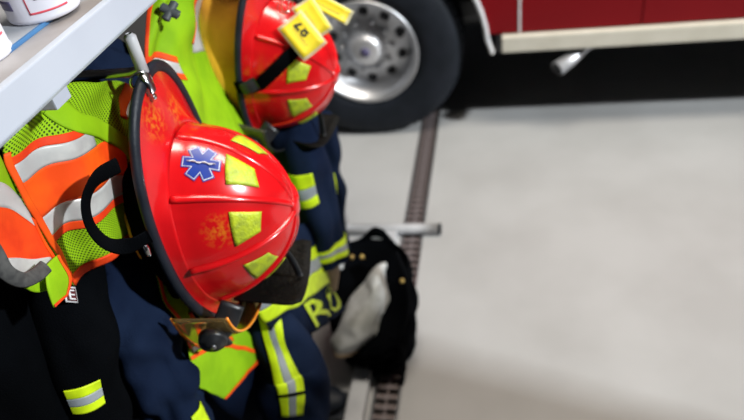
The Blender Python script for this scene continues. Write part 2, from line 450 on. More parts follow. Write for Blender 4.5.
# ------------------------------------------------------------------ things on the shelf
ST = 1.808
def can(loc, r, h, label, prints):
    c = empty('paint_can', loc); tag(c, label, 'can', 'white cans on the shelf')
    prof = [(0, 0), (r * .96, 0), (r, .002), (r, .005), (r * .975, .008), (r * .975, h - .012), (r, h - .008), (r, h), (r * .93, h + .001), (r * .92, h - .005), (0, h - .005)]
    link('body', lathe('body', prof, 64), m_can, c)
    for nm, a0, a1, z0, z1, m in prints:
        P = [[(r * .975 * math.cos(a), r * .975 * math.sin(a), z) for a in np.linspace(math.radians(a0), math.radians(a1), 14)] for z in np.linspace(z0, z1, 4)]
        out = np.array([[(0, 0, z)] * 14 for z in np.linspace(z0, z1, 4)])
        link(nm, grid_mesh(nm, P, .0004, False, .0002, out), m, c)
    return c
cp = atz(47, 15, ST)
R1 = .039
c1 = Vector((cp.x, cp.y, ST))
can((c1.x, c1.y, ST + .004), R1, .13, 'white can with a pink-edged label, right one on the shelf',
    [('label_border', -75, -12, .010, .012, m_pink), ('label_border', -75, -73, .012, .10, m_pink),
     ('label_text', -60, -48, .024, .075, m_purple), ('label_text', -45, -40, .024, .075, m_greytape), ('label_text', -32, -28, .03, .08, m_greytape),
     ('label_band', -130, -100, .016, .026, m_purple), ('label_dot', -112, -102, .030, .040, m_bluep), ('label_text', -125, -92, .05, .09, m_purple)])
c2 = atz(-27, 60, ST)
can((c2.x, c2.y, ST), R1, .13, 'white can cut off by the left edge of the photo', [('label_border', -40, 20, .020, .022, m_pink), ('label_text', -40, 10, .04, .07, m_purple)])
tr = empty('document_tray', (0, 0, ST)); tag(tr, 'flat grey tray with a blue front edge under the white can', 'tray')
t0 = atz(10, 54, ST); t1 = atz(52, 19, ST)
box('tray_panel', (t0.x - .115, t0.y - .0, ST), (t0.x - .0045, t1.y + .10, ST + .0035), m_tray, tr)
box('blue_edge', (t0.x - .0045, t0.y - .0, ST), (t0.x, t1.y + .10, ST + .004), m_bluep, tr, .001)

# ------------------------------------------------------------------ helmets
HA, HB, HH = .1445, .1180, .1384
def dome(th, t, k=1.0):
    """point on the shell; th around, t 0 at the brim .. 1 at the crown"""
    s = (math.sin(t * math.pi / 2)); z = .004 + (HH - .004) * s
    r = max(0, 1 - s ** 1.6) ** (1 / 2.0)
    flare = 1 + .025 * max(0, 1 - t / .06) ** 2
    return np.array((HA * r * flare * math.cos(th), HB * r * flare * math.sin(th), z)) * 1.0
def dome_n(th, t):
    a = dome(th + .01, t) - dome(th - .01, t); b = dome(th, min(t + .01, 1)) - dome(th, max(t - .01, 0))
    n = np.cross(a, b); n /= np.linalg.norm(n) + 1e-12
    return n
def brim_edge(th):
    c, s = math.cos(th), math.sin(th)
    rx = .2017 if c > 0 else .2432
    ry = .1280
    e = 2.25 if c < 0 else 2
    k = (abs(c) ** e + abs(s) ** e) ** (-1 / e)
    z = -.010 + .010 * max(0, -c) ** 2 * 1 + .006 * max(0, c) ** 2 - .010 * abs(s) ** 2
    return np.array((rx * c * k, ry * s * k, z))
def dome_patch(name, poly, m, parent, off=.0012, thick=.0008, n=9):
    """quadrilateral decal: poly = 4 corners (th, t)"""
    P = []
    for i in range(n):
        row = []
        for j in range(n):
            a, b = i / (n - 1), j / (n - 1)
            th = (poly[0][0] * (1 - b) + poly[1][0] * b) * (1 - a) + (poly[3][0] * (1 - b) + poly[2][0] * b) * a
            t = (poly[0][1] * (1 - b) + poly[1][1] * b) * (1 - a) + (poly[3][1] * (1 - b) + poly[2][1] * b) * a
            row.append(dome(th, t) + dome_n(th, t) * off)
        P.append(row)
    out = np.zeros((n, n, 3))
    return link(name, grid_mesh(name, P, thick, False, 0, out), m, parent)

def helmet(name, loc, M, label, flap_mat, emblem, flap_len=.095):
    h = empty(name, (0, 0, 0)); tag(h, label, 'helmet', 'red fire helmets hanging on the rack')
    m4 = Matrix(M).to_4x4(); m4.translation = Vector(loc); h.matrix_world = m4
    # shell
    NT, NA = 26, 128
    P = [[dome(2 * math.pi * j / NA, i / (NT - 1) * .995) for j in range(NA)] for i in range(NT)]
    me = grid_mesh('shell', P, 0, True, 0, np.zeros((NT, NA, 3)), (False, True)); sh = link('shell', me, None, h)
    me.materials.append(helmet_mat())
    # ridges
    for k in range(8):
        th = k * math.pi / 4
        pts = [dome(th, t) - dome_n(th, t) * .002 for t in np.linspace(.0, .985, 26)]
        rr = [.0078 if k % 2 == 0 else .0068] * 26
        rr = [r * (1 - .25 * i / 25) for i, r in enumerate(rr)]
        o = link('ridge', sweep_mesh('ridge', pts, [r * 1.15 for r in rr], 12, ra=[r * .72 for r in rr], up=None), None, h)
        o.data.materials.append(helmet_mat())
    cm = lathe('crown_cap', [(0, .005), (.010, .0045), (.016, .002), (.019, -.004), (0, -.004)], 24)
    cc = link('crown_cap', cm, None, h); cm.materials.append(helmet_mat()); cc.location = (0, 0, HH)
    # brim
    NB = 96; P = []
    for i in range(12):
        s = i / 11; row = []
        for j in range(NB):
            th = 2 * math.pi * j / NB; e = brim_edge(th)
            d = dome(math.atan2(e[1] / HB, e[0] / HA), 0); q = d * (1 - s) + e * s
            q[2] = d[2] * (1 - s) ** 2 + e[2] * (1 - (1 - s) ** 2)
            row.append(q)
        P.append(row)
    P = np.array(P)
    bm_ = grid_mesh('brim', P, .004, True, -.004, P - np.array((0, 0, 1.)), (False, False))
    br = link('brim', bm_, None, h); bm_.materials.append(helmet_mat())
    edge = [brim_edge(2 * math.pi * j / 120) + np.array((0, 0, -.001)) for j in range(120)]
    link('brim_edging', sweep_mesh('brim_edging', edge, .0085, 10, True, ra=.0068, up=(0, 0, 1)), m_rubber, h)
    # reflective trapezoids, one per sector
    for k in range(8):
        a0 = k * math.pi / 4; d = math.pi / 4
        dome_patch('reflective_sticker', [(a0 + d * .20, .325), (a0 + d * .78, .335), (a0 + d * .72, .56), (a0 + d * .30, .52)] if k % 2 == 0 else
                   [(a0 + d * .22, .335), (a0 + d * .80, .325), (a0 + d * .70, .52), (a0 + d * .28, .56)], m_refl, h)
    if emblem:
        # six-armed star with a serpent staff, in the sector between rear ridge and rear side ridge
        th0, t0 = math.pi + math.pi / 8 - .02, .185
        c = dome(th0, t0); n = dome_n(th0, t0)
        ta = dome(th0, t0 + .02) - c; ta -= n * np.dot(ta, n); ta /= np.linalg.norm(ta); tb = np.cross(n, ta)
        def star(nm, L, W, off, m):
            parts = []
            bm = bmesh.new()
            for k in range(3):
                a = math.pi / 3 * k
                for (i0, j0) in [(0, 0)]:
                    n_ = 10; grid = []
                    for i in range(n_ + 1):
                        row = []
                        for j in range(4):
                            x = -L + 2 * L * i / n_; y = -W + 2 * W * j / 3
                            X = x * math.cos(a) - y * math.sin(a); Y = x * math.sin(a) + y * math.cos(a)
                            p = c + ta * X + tb * Y
                            # drop on to the curved shell
                            thp = math.atan2(p[1] / HB, p[0] / HA)
                            best = min(((np.linalg.norm(dome(thp + dt, tt) - p), thp + dt, tt) for dt in (-.02, 0, .02) for tt in np.linspace(.02, .5, 33)), key=lambda q: q[0])
                            q = dome(best[1], best[2]); nn = dome_n(best[1], best[2])
                            p = p - nn * np.dot(p - q, nn) + nn * (off + k * .00008)
                            row.append(bm.verts.new(p))
                        grid.append(row)
                    for i in range(n_):
                        for j in range(3): bm.faces.new((grid[i][j], grid[i + 1][j], grid[i + 1][j + 1], grid[i][j + 1]))
            bmesh.ops.recalc_face_normals(bm, faces=bm.faces)
            me = bpy.data.meshes.new(nm); bm.to_mesh(me); bm.free()
            return me
        s0 = link('star_emblem', star('star_emblem', .0265, .0085, .0010, m_white), m_blue, h); tag(s0, 'blue six-armed medical star with white outline')
        s1 = link('white_outline', star('white_outline', .0248, .0071, .0014, m_white), m_white, s0)
        s2 = link('blue_field', star('blue_field', .0237, .0062, .0018, m_blue), m_blue, s0)
        staff = [c + n * .0032 + ta * x + tb * .0016 * math.sin(x * 420) for x in np.linspace(-.016, .016, 30)]
        link('serpent', sweep_mesh('serpent', staff, .0008, 6), m_white, s0)
        link('staff', sweep_mesh('staff', [c + n * .0032 + ta * -.019, c + n * .0032 + ta * .019], .0007, 6), m_white, s0)
    # black leather front piece standing on the front of the shell
    P = []
    for i in range(9):
        s = i / 8; row = []
        for j in range(11):
            y = (j / 10 - .5) * 2; wv = .050 + .026 * s - .010 * max(0, s - .85) / .15
            row.append((.164 - .004 * s - .02 * y * y, y * wv, .006 + .116 * s))
        P.append(row)
    fp = link('front_piece', grid_mesh('front_piece', P, .004, False, 0, np.array(P) - np.array((1., 0, 0))), m_leather, h)
    link('front_piece_holder', sweep_mesh('front_piece_holder', smoothpts([(.08, 0, .095), (.12, 0, .105), (.155, 0, .108)], 8), .006, 8, ra=.003, up=(0, 1, 0)), m_blackp, h)
    # face shield and its pivots
    P = []
    for i in range(10):
        s = i / 9; row = []
        for j in range(41):
            a = math.radians(-92 + 184 * j / 40)
            row.append((.070 + (.174 - .068 * s) * math.cos(a), (.150 + .004 * s) * math.sin(a), -.042 + .085 * s))
        P.append(row)
    fs = link('face_shield', grid_mesh('face_shield', P, .002, False, 0, np.array(P) * 0 + np.array((.045, 0, 0))), m_amber if emblem else m_smoke, h)
    if emblem: tag(fs, 'clear amber face shield')
    link('shield_edge', sweep_mesh('shield_edge', [np.array(q) for q in P[-1]], .0022, 8), m_orangeedge if emblem else m_blackp, fs)
    link('shield_edge', sweep_mesh('shield_edge', [np.array(q) for q in P[0]], .0016, 8), m_orangeedge if emblem else m_blackp, fs)
    for s in (-1, 1):
        pv = lathe('pivot_knob', [(0, .017), (.010, .017), (.012, .013), (.019, .011), (.021, .008), (.021, -.004), (0, -.004)], 28)
        o = link('pivot_knob', pv, m_blackp, h); o.location = (.112, s * .152, .006)
        o.rotation_euler = (-s * math.pi / 2 * .82, 0, 0)
        sc = link('pivot_screw', lathe('pivot_screw', [(0, .0195), (.004, .0195), (.005, .0165), (0, .0165)], 12), m_steel, o)
        bx = [(.095, s * .130, .012), (.11, s * .136, .010), (.13, s * .136, .006), (.165, s * .122, .000)]
        link('pivot_bracket', sweep_mesh('pivot_bracket', smoothpts(bx, 14), [.017 - .006 * abs(i / 13 - .4) for i in range(14)], 12, ra=.006, up=(0, s * 1., 0)), m_blackp, h)
        link('shield_bracket', sweep_mesh('shield_bracket', smoothpts([(.075, s * .120, .042), (.100, s * .142, .024), (.112, s * .150, .004)], 12), .018, 12, ra=.005, up=(0, s * 1., 0)), m_blackp, h)
    # inner liner bowl and ear flaps below the brim
    P = [[(HA * .93 * math.cos(2 * math.pi * j / 48) * (1 - .25 * i / 5), HB * .93 * math.sin(2 * math.pi * j / 48) * (1 - .25 * i / 5), -.008 - .034 * math.sin(i / 5 * 1.5)) for j in range(48)] for i in range(6)]
    link('liner', grid_mesh('liner', P, 0, True, 0, np.zeros((6, 48, 3)), (False, True)), m_black, h)
    P = []
    for i in range(14):
        s = i / 13; row = []
        for j in range(48):
            a = math.radians(62 + 236 * j / 47)
            r = 1 + (.10 if emblem else .20) * math.sin(s * 2.6) + .04 * math.sin(a * 7 + s * 2)
            row.append((HA * .92 * r * math.cos(a), HB * .92 * r * math.sin(a), -.026 - flap_len * s * (.75 + .25 * math.sin(a * 2 + 1))))
        P.append(row)
    ef = link('ear_flap', grid_mesh('ear_flap', P, .003, False, 0, np.array(P) * np.array((0, 0, 1.))), flap_mat, h)
    link('flap_trim', sweep_mesh('flap_trim', [np.array(q) for q in (P[-1][28:40] if emblem else P[-1][8:30])], .0045, 8), m_yellowtrim, ef)
    return h

def helmet_mat():
    if 'red_helmet_scuffed' in MATS: return MATS['red_helmet_scuffed']
    mt = mat('red_helmet_scuffed', (.68, .006, .009), .22, coat=.4, c2=(.58, .005, .008), scale=16)
    nt = mt.node_tree; b = nt.nodes['Principled BSDF']
    src = b.inputs['Base Color'].links[0].from_socket
    tc = nt.nodes.new('ShaderNodeTexCoord')
    n2 = nt.nodes.new('ShaderNodeTexNoise'); n2.inputs['Scale'].default_value = 140; n2.inputs['Detail'].default_value = 6
    for n in (n2,): nt.links.new(tc.outputs['Object'], n.inputs['Vector'])
    r2 = nt.nodes.new('ShaderNodeValToRGB'); r2.color_ramp.elements[0].position = .44; r2.color_ramp.elements[1].position = .62
    nt.links.new(n2.outputs['Fac'], r2.inputs['Fac'])
    acc = None
    for c, rad in ((tuple(dome(math.pi * 1.375, .26)), .030), ((-.195, -.03, 0), .035), ((-.17, .03, 0), .03), (tuple(dome(math.pi * .1, .5)), .03)):
        d = nt.nodes.new('ShaderNodeVectorMath'); d.operation = 'DISTANCE'; d.inputs[1].default_value = c
        nt.links.new(tc.outputs['Object'], d.inputs[0])
        mr = nt.nodes.new('ShaderNodeMapRange'); mr.inputs[1].default_value = rad * .2; mr.inputs[2].default_value = rad; mr.inputs[3].default_value = .75; mr.inputs[4].default_value = 0
        nt.links.new(d.outputs['Value'], mr.inputs[0])
        if acc is None: acc = mr.outputs[0]
        else:
            mxn = nt.nodes.new('ShaderNodeMath'); mxn.operation = 'MAXIMUM'
            nt.links.new(acc, mxn.inputs[0]); nt.links.new(mr.outputs[0], mxn.inputs[1]); acc = mxn.outputs[0]
    mu = nt.nodes.new('ShaderNodeMath'); mu.operation = 'MULTIPLY'
    nt.links.new(acc, mu.inputs[0]); nt.links.new(r2.outputs['Color'], mu.inputs[1])
    mx = nt.nodes.new('ShaderNodeMixRGB'); mx.inputs[2].default_value = (.72, .20, .012, 1)
    nt.links.new(mu.outputs[0], mx.inputs[0]); nt.links.new(src, mx.inputs[1]); nt.links.new(mx.outputs['Color'], b.inputs['Base Color'])
    return mt

M1 = ((0.0096, -0.1011, 0.9948), (0.0617, 0.993, 0.1004), (-0.998, 0.0604, 0.0158))
M2 = ((-0.1657, 0.1624, 0.9727), (-0.0107, 0.986, -0.1664), (-0.9861, -0.038, -0.1616))
h1 = helmet('fire_helmet', (-.4492, .706, 1.4515), M1, 'scuffed red fire helmet with a blue medical star, nearest the camera', m_black, True, .05)
h2 = helmet('fire_helmet', (-.4886, 1.2267, 1.4403), M2, 'red fire helmet with yellow tags and ochre ear flaps, behind', m_ochre, False, .13)
# hanging ring and clip at the rear of the near helmet
bpy.context.view_layer.update()
def to_local(h, p): return h.matrix_world.inverted() @ Vector(p)
def ring_pts(c, a, b, r, n=28): return [Vector(c) + Vector(a) * r * math.cos(2 * math.pi * k / n) + Vector(b) * r * math.sin(2 * math.pi * k / n) for k in range(n)]
lc = to_local(h1, ring1)
rp = ring_pts(lc + Vector((.004, 0, 0)), (1, 0, 0), (0, .5, .87), .013)
link('hanging_ring', sweep_mesh('hanging_ring', rp, .0016, 8, True), m_chrome, h1)
tip = Vector(brim_edge(math.pi + .12))
link('ring_clip', sweep_mesh('ring_clip', [tip + Vector((-.011, 0, .004)), tip + Vector((.002, 0, .009)), tip + Vector((.014, 0, .008))], .0075, 10, ra=.003, up=(0, 0, 1)), m_steel, h1)
rv = link('ring_rivet', lathe('ring_rivet', [(0, .003), (.004, .002), (.0055, 0), (0, 0)], 14), m_chrome, h1); rv.location = tip + Vector((.022, 0, .006))

# chin strap of the near helmet: black loop hanging to the left of the brim
sp = [atx(118, 165, -.43), atx(97, 178, -.44), atx(86, 200, -.45), atx(90, 225, -.45), atx(106, 243, -.44), atx(128, 246, -.42), atx(150, 236, -.40)]
o = link('chin_strap', sweep_mesh('chin_strap', [np.array(h1.matrix_world.inverted() @ Vector(p)) for p in smoothpts([tuple(p) for p in sp], 40)], .0095, 10, ra=.0022, up=(0, 0, 1)), m_black, h1)
# strap over the far helmet and its tags
sp2 = [(-.012, -.140, -.022), (-.016, -.139, -.004)] + [tuple(dome(a * math.pi, t) + dome_n(a * math.pi, t) * .006) for a, t in ((1.47, .05), (1.43, .14), (1.37, .24), (1.29, .34), (1.2, .42))]
link('chin_strap', sweep_mesh('chin_strap', smoothpts(sp2, 30), .0140, 10, ra=.0022, up=(0, -1, .6)), m_black, h2)
link('strap_buckle', sweep_mesh('strap_buckle', smoothpts([(-.012, -.142, -.006), (-.018, -.140, .006), (-.026, -.128, .020)], 8), .014, 10, ra=.005, up=(0, -1, .3)), m_blackp, h2)

def tag_card(name, label, px, dep, wv, hv, text=None, hole=True):
    """px: four image corners used to size and orient one flat card"""
    a, b, c, d = [atd(p[0], p[1], q) for p, q in zip(px, dep)]
    ce = (a + b + c + d) / 4
    u = ((b - a) + (c - d)).normalized(); v = ((d - a) + (c - b)); v = (v - u * v.dot(u)).normalized(); n = u.cross(v)
    if n.dot(CAM - ce) < 0: n = -n; 
    W = ((b - a).length + (c - d).length) / 4; H = ((d - a).length + (c - b).length) / 4
    e = empty(name, ce); tag(e, label, 'tag', 'yellow tags on the far helmet')
    def rect(nm, w_, h_, off, th, m):
        P = [[np.array(v * (-h_ + 2 * h_ * i / 5) + u * (-w_ + 2 * w_ * j / 5) + n * (off + .003 * ((i / 5 - .5) ** 2 * 4) * hv)) for j in range(6)] for i in range(6)]
        me = grid_mesh(nm, P, th, False, 0, np.array(P) - np.array(n)); return link(nm, me, m, e)
    rect('plastic_sleeve', W, H, 0, .0006, MATS['clear_sleeve']); rect('card', W * .86, H * .88, .0007, .0006, m_tag)
    if text:
        me = text_mesh('number', text, H * 1.15, .0002, .0008); o = link('number', me, m_ink, e, False)
        mm = Matrix((-u, -v, n)).transposed().to_4x4()
        if mm.to_3x3().determinant() < 0: mm = Matrix((-u, v, n)).transposed().to_4x4()
        mm.translation = n * .002 - v * H * .42 - u * W * .25; o.matrix_local = mm
    for k in range(4):
        ln = [np.array(u * (-W * .6 + W * 1.1 * t) + v * (H * (.15 + .18 * k)) + n * .0016) for t in (0, 1)]
        link('printed_line', sweep_mesh('printed_line', ln, .0004, 6), m_purple, e)
    return e
mat('clear_sleeve', (.80, .76, .50), .25, c2=(.78, .72, .40), alpha=.6)
tag_card('accountability_tag', 'small yellow tag numbered 87 on the far helmet', [(302, 13), (329, 44), (303, 61), (276, 26)], (1.26,) * 4, 1, 1, '87')
tag_card('accountability_tag', 'pale yellow tag lying under the numbered tag', [(313, -2), (333, 29), (314, 42), (290, 6)], (1.275,) * 4, 1, 1)
tag_card('accountability_tag', 'yellow tag reaching towards the truck wheel', [(312, -10), (352, 11), (349, 27), (308, 5)], (1.29,) * 4, 1, 1)
kr = empty('key_ring', atd(283, 6, 1.27)); tag(kr, 'small steel key ring holding the yellow tags', 'ring')
for k, (a, b) in enumerate((((1, 0, .3), (0, .4, 1)), ((.6, .6, 0), (0, 0, 1)))):
    link('ring', sweep_mesh('ring', ring_pts((.008 * k, 0, 0), Vector(a).normalized(), Vector(b).normalized(), .013), .0014, 8, True), m_chrome, kr)

# ------------------------------------------------------------------ garments
def dots(name, m, parent, pts, r=.007):
    for p in pts:
        o = link(name, lathe(name, [(0, .003), (r * .6, .0026), (r, 0), (0, 0)], 12), m); fix(o, parent)
        o.location = p; o.rotation_euler = (Vector((.5, -.6, .5))).to_track_quat('Z', 'Y').to_euler()

def stripes(t, parent, u0, u1, v0, v1, skew=0, off=.0015):
    d = (u1 - u0)
    t.band('lime_stripe', m_limetape, parent, u0, u0 + d * .34, v0, v1, off=off, skew=skew)
    t.band('silver_stripe', m_greytape, parent, u0 + d * .34, u0 + d * .66, v0, v1, off=off + .0004, skew=skew)
    t.band('lime_stripe', m_limetape, parent, u0 + d * .66, u1, v0, v1, off=off, skew=skew)

# --- coat C, under the far helmet
cC = empty('turnout_coat', (-.58, 1.35, .8)); tag(cC, 'navy turnout coat hanging under the far helmet, empty sleeve with striped cuff', 'coat', 'turnout coats on the rack')
bC = Tube([((-.64, 1.30, 1.70), .07, .05), ((-.64, 1.32, 1.58), .19, .075), ((-.63, 1.34, 1.3), .20, .085), ((-.63, 1.36, 1.0), .20, .09), ((-.63, 1.38, .80), .21, .09)], wr=.02, wf=7, seed=3, ridge=.008, rn=7)
bC.mesh('body', m_navy, cC, nu=50, nv=64)
stripes(bC, cC, .90, .975, 0, 1)
X = -.47
sC = Tube([(atx(288, 100, X - .03), .065, .05), (atx(300, 150, X), .072, .06), (atx(311, 195, X), .068, .06), (atx(321, 235, X), .062, .056), (atx(324, 262, X), .058, .052)], wr=.020, wf=10, seed=11, ridge=.004, rn=4)
sC.mesh('sleeve', m_navy, cC)
stripes(sC, cC, .30, .45, -.24, .10, skew=0)
stripes(sC, cC, .79, .94, 0, 1)
wk = Tube([(atx(323, 258, X - .005), .044, .04), (atx(326, 272, X - .005), .040, .036), (atx(327, 288, X - .01), .030, .028)], wr=.004, wf=30)
wk.mesh('wristlet', m_tan, cC, nu=14, nv=24)
s2C = Tube([(atx(318, 120, X - .08), .05, .04), (atx(327, 150, X - .08), .052, .04), (atx(331, 175, X - .08), .05, .04), (atx(335, 215, X - .08), .05, .04), (atx(338, 250, X - .08), .045, .04)], wr=.02, wf=12, seed=5)
s2C.mesh('sleeve', m_navy, cC)
s2C.band('lime_stripe', m_limetape, cC, .45, .98, .02, .10, nu=24, nv=8)

# --- coat B, under the near helmet
cB = empty('turnout_coat', (-.55, .9, .8)); tag(cB, 'navy turnout coat with lettered hem under the near helmet', 'coat', 'turnout coats on the rack')
bB = Tube([((-.60, .74, 1.70), .06, .05), ((-.60, .76, 1.6), .15, .075), ((-.60, .80, 1.3), .17, .085), ((-.58, .86, 1.0), .18, .09), ((-.57, .93, .80), .19, .10)], wr=.02, wf=7, seed=8, ridge=.007, rn=7)
bB.mesh('body', m_navy, cB, nu=50, nv=64)
hx = -.44
hp = Patch([[atx(232, 262, hx - .02), atx(268, 232, hx), atx(306, 222, hx - .06)], [atx(252, 305, hx - .01), atx(286, 284, hx + .01), atx(320, 262, hx - .03)],
            [atx(276, 342, hx - .03), atx(312, 332, hx + .010), atx(345, 310, hx - .02)]], wr=.010, wf=14, seed=4)
hp.mesh('hem_panel', m_navy, cB, thick=.006)
hp.mesh('lime_stripe', m_limetape, cB, .30, .43, 0, 1, 8, 24, .0012, .0068)
hp.mesh('silver_stripe', m_greytape, cB, .43, .55, 0, 1, 8, 24, .0012, .0072)
hp.mesh('lime_stripe', m_limetape, cB, .55, .70, 0, 1, 8, 24, .0012, .0068)
def letter(t_, patch, u, v, hu, wv, m, parent, off):
    me = text_mesh('letter', t_, 1.0, .02, .006)
    xs = [q.co.x for q in me.vertices]; ys = [q.co.y for q in me.vertices]
    cx, cy, w_, h_ = (max(xs) + min(xs)) / 2, (max(ys) + min(ys)) / 2, max(xs) - min(xs), max(ys) - min(ys)
    for q in me.vertices:
        uu = u - (q.co.y - cy) / h_ * hu; vv = v + (q.co.x - cx) / w_ * wv
        p = patch(uu, vv); n = np.cross(patch(uu + .01, vv) - patch(uu - .01, vv), patch(uu, vv + .01) - patch(uu, vv - .01)); n /= np.linalg.norm(n)
        if np.dot(n, np.array(CAM) - p) < 0: n = -n
        q.co = Vector(p + n * (off + (.0008 if q.co.z > 0 else 0)))
    return fix(link('letter', me, m, None, False), parent)
letter('R', hp, .84, .66, .24, .25, m_limetape, cB, .0065)
letter('O', hp, .84, .90, .24, .19, m_limetape, cB, .0065)
sB = Tube([(atx(250, 270, -.54), .05, .045), (atx(273, 325, -.475), .066, .056), (atx(290, 362, -.455), .080, .064), (atx(293, 405, -.45), .080, .064), (atx(292, 455, -.45), .075, .06)], wr=.026, wf=10, seed=21)
sB.mesh('sleeve', m_navy, cB, nu=60, nv=60)
sB.band('lime_stripe', m_limetape, cB, .12, .76, .005, .045, nu=40, nv=8)
sB.band('silver_stripe', m_greytape, cB, .12, .76, .045, .078, nu=40, nv=8)
sB.band('lime_stripe', m_limetape, cB, .12, .76, .078, .118, nu=40, nv=8)
sB.band('stripe_seam', m_black, cB, .625, .645, .003, .12, nu=5, nv=14, off=.003)
s2B = Tube([(atx(205, 380, -.68), .05, .04), (atx(235, 420, -.68), .07, .05), (atx(255, 460, -.68), .07, .05)], wr=.012, wf=12, seed=25)
s2B.mesh('pocket', m_navy, cB)

# --- coat A, nearest; shade put into the cloth: black body, lit sleeve left navy
cA = empty('turnout_coat', (-.62, .5, .9)); tag(cA, 'dark turnout coat, its deep shade put into black cloth, under the lime mesh vest', 'coat', 'turnout coats on the rack')
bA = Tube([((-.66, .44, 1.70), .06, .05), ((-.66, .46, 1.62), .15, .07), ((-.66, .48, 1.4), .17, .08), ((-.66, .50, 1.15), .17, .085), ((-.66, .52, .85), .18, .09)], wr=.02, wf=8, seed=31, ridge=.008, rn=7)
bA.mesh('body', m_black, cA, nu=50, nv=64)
sA = Tube([(atx(112, 255, -.58), .055, .045), (atx(132, 310, -.56), .058, .05), (atx(156, 358, -.54), .062, .052), (atx(172, 400, -.54), .064, .052), (atx(185, 450, -.54), .062, .05), (atx(195, 500, -.54), .06, .05)], wr=.030, wf=17, seed=35, ridge=.004)
sA.mesh('sleeve', m_navy, cA, nu=60)
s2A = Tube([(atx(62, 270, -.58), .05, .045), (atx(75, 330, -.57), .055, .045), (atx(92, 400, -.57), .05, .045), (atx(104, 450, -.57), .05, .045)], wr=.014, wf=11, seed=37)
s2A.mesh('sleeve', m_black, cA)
stripes(s2A, cA, .50, .62, .03, .17)
sA.band('lime_stripe', m_limetape, cA, .58, .95, .16, .23, nu=24, nv=8)
pA = Patch([[atx(62, 286, -.535), atx(74, 287, -.535)], [atx(65, 302, -.535), atx(77, 303, -.535)]])
pA.mesh('name_patch', m_white, cA, nu=6, nv=6, thick=.002); pA.mesh('patch_field', m_maroon, cA, .1, .9, .1, .9, 6, 6, .0008, .002)
letter('E', pA, .5, .5, .62, .5, m_white, cA, .003)

# --- vest 1: lime mesh vest at the left, under the shelf
v1 = empty('safety_vest', (-.5, .5, 1.4)); tag(v1, 'lime mesh safety vest with orange and silver bands, under the shelf', 'vest', 'high-visibility vests on the rack')
def fold1(u, v): return (.006 * math.sin(v * 16 + 3 * u), -.005 * math.sin(v * 16 + 3 * u), 0)
P1 = Patch([[atx(18, 112, -.50), atx(70, 84, -.50), atx(116, 82, -.52), atx(150, 98, -.55)],
            [atx(0, 152, -.51), atx(56, 128, -.49), atx(108, 112, -.50), atx(146, 120, -.53)],
            [atx(20, 195, -.51), atx(72, 170, -.49), atx(118, 152, -.50), atx(150, 160, -.53)],
            [atx(46, 243, -.52), atx(92, 220, -.50), atx(132, 200, -.51), atx(160, 205, -.53)],
            [atx(74, 284, -.53), atx(112, 254, -.51), atx(146, 236, -.52), atx(172, 240, -.54)]], fold=fold1, wr=.004, wf=25)
P1.mesh('mesh_panel', m_limemesh, v1, nu=60, nv=60, thick=.0025)
def diag(s_, w_): return P1(.13 + .42 * s_ - .03 * (w_ - .5), .30 + .52 * s_ + .13 * (w_ - .5))
o = link('seam_binding', grid_mesh('seam_binding', [[diag(i / 29, j / 7) for j in range(8)] for i in range(30)], .0014, False, .0034), m_lime); fix(o, v1)
VB = .72
P1.mesh('trim_band', m_trim, v1, .285, .335, 0, .47, 8, 40, .0010, .0026)
P1.mesh('silver_band', m_silver, v1, .335, .435, 0, .52, 8, 40, .0010, .0027)
P1.mesh('orange_band', m_orange, v1, .435, .62, 0, .70, 12, 40, .0010, .0026)
P1.mesh('silver_band', m_silver, v1, .62, .715, 0, 1, 8, 40, .0010, .0027)
P1.mesh('trim_band', m_trim, v1, .715, .755, 0, 1, 8, 40, .0010, .0026)
P1.mesh('hem_trim', m_trim, v1, .955, 1, 0, 1, 6, 50, .0018, .0026)
P1.mesh('edge_trim', m_orange, v1, .25, 1, -.0, .035, 40, 5, .0018, .0026)
P1.mesh('shoulder_tape', m_silver, v1, .03, .26, .80, .95, 16, 8, .0010, .0028)
P1.mesh('shoulder_trim', m_orange, v1, .0, .28, .74, .80, 16, 6, .0010, .0026)
# its other front panel, hanging edge-on at the photo's left border
P1b = Patch([[atx(-40, 150, -.50), atx(-8, 150, -.50), atx(8, 172, -.51)], [atx(-30, 205, -.49), atx(5, 205, -.50), atx(32, 225, -.51)],
             [atx(-12, 262, -.50), atx(22, 262, -.505), atx(52, 258, -.51)], [atx(14, 284, -.50), atx(42, 290, -.505), atx(66, 276, -.51)]], wr=.005, wf=20)
P1b.mesh('front_panel', m_lime, v1, nu=40, nv=30, thick=.0025)
P1b.mesh('orange_band', m_trim, v1, .36, .70, 0, .96, 12, 24, .0010, .0026)
P1b.mesh('silver_band', m_silver, v1, .20, .36, 0, .96, 8, 24, .0010, .0026)
P1b.mesh('silver_band', m_silver, v1, .64, .78, 0, .92, 8, 24, .0010, .0030)
P1b.mesh('trim_band', m_trim, v1, .78, .83, 0, .92, 6, 24, .0010, .0028)
P1b.mesh('edge_trim', m_orange, v1, .3, 1, .94, 1, 40, 6, .0018, .0030)
fl = Patch([[atx(44, 268, -.495), atx(58, 255, -.50)], [atx(46, 288, -.492), atx(68, 276, -.497)], [atx(54, 307, -.49), atx(66, 296, -.495)]], wr=.003, wf=30)
fl.mesh('corner_flap', m_lime, v1, nu=14, nv=10, thick=.002)
fl.mesh('flap_trim', m_orange, v1, 0, 1, .86, 1, 14, 5, .0012, .0022)
fl.mesh('flap_trim', m_trim, v1, .93, 1, 0, 1, 5, 10, .0012, .0022)
rod('webbing_strap', [tuple(p) for p in (atx(-16, 235, -.487), atx(-4, 255, -.485), atx(6, 272, -.48), atx(22, 280, -.478), atx(36, 275, -.48), atx(46, 266, -.485))], .0080, m_web, v1, 10, ra=.002, up=(.6, -.6, .5), n=36)

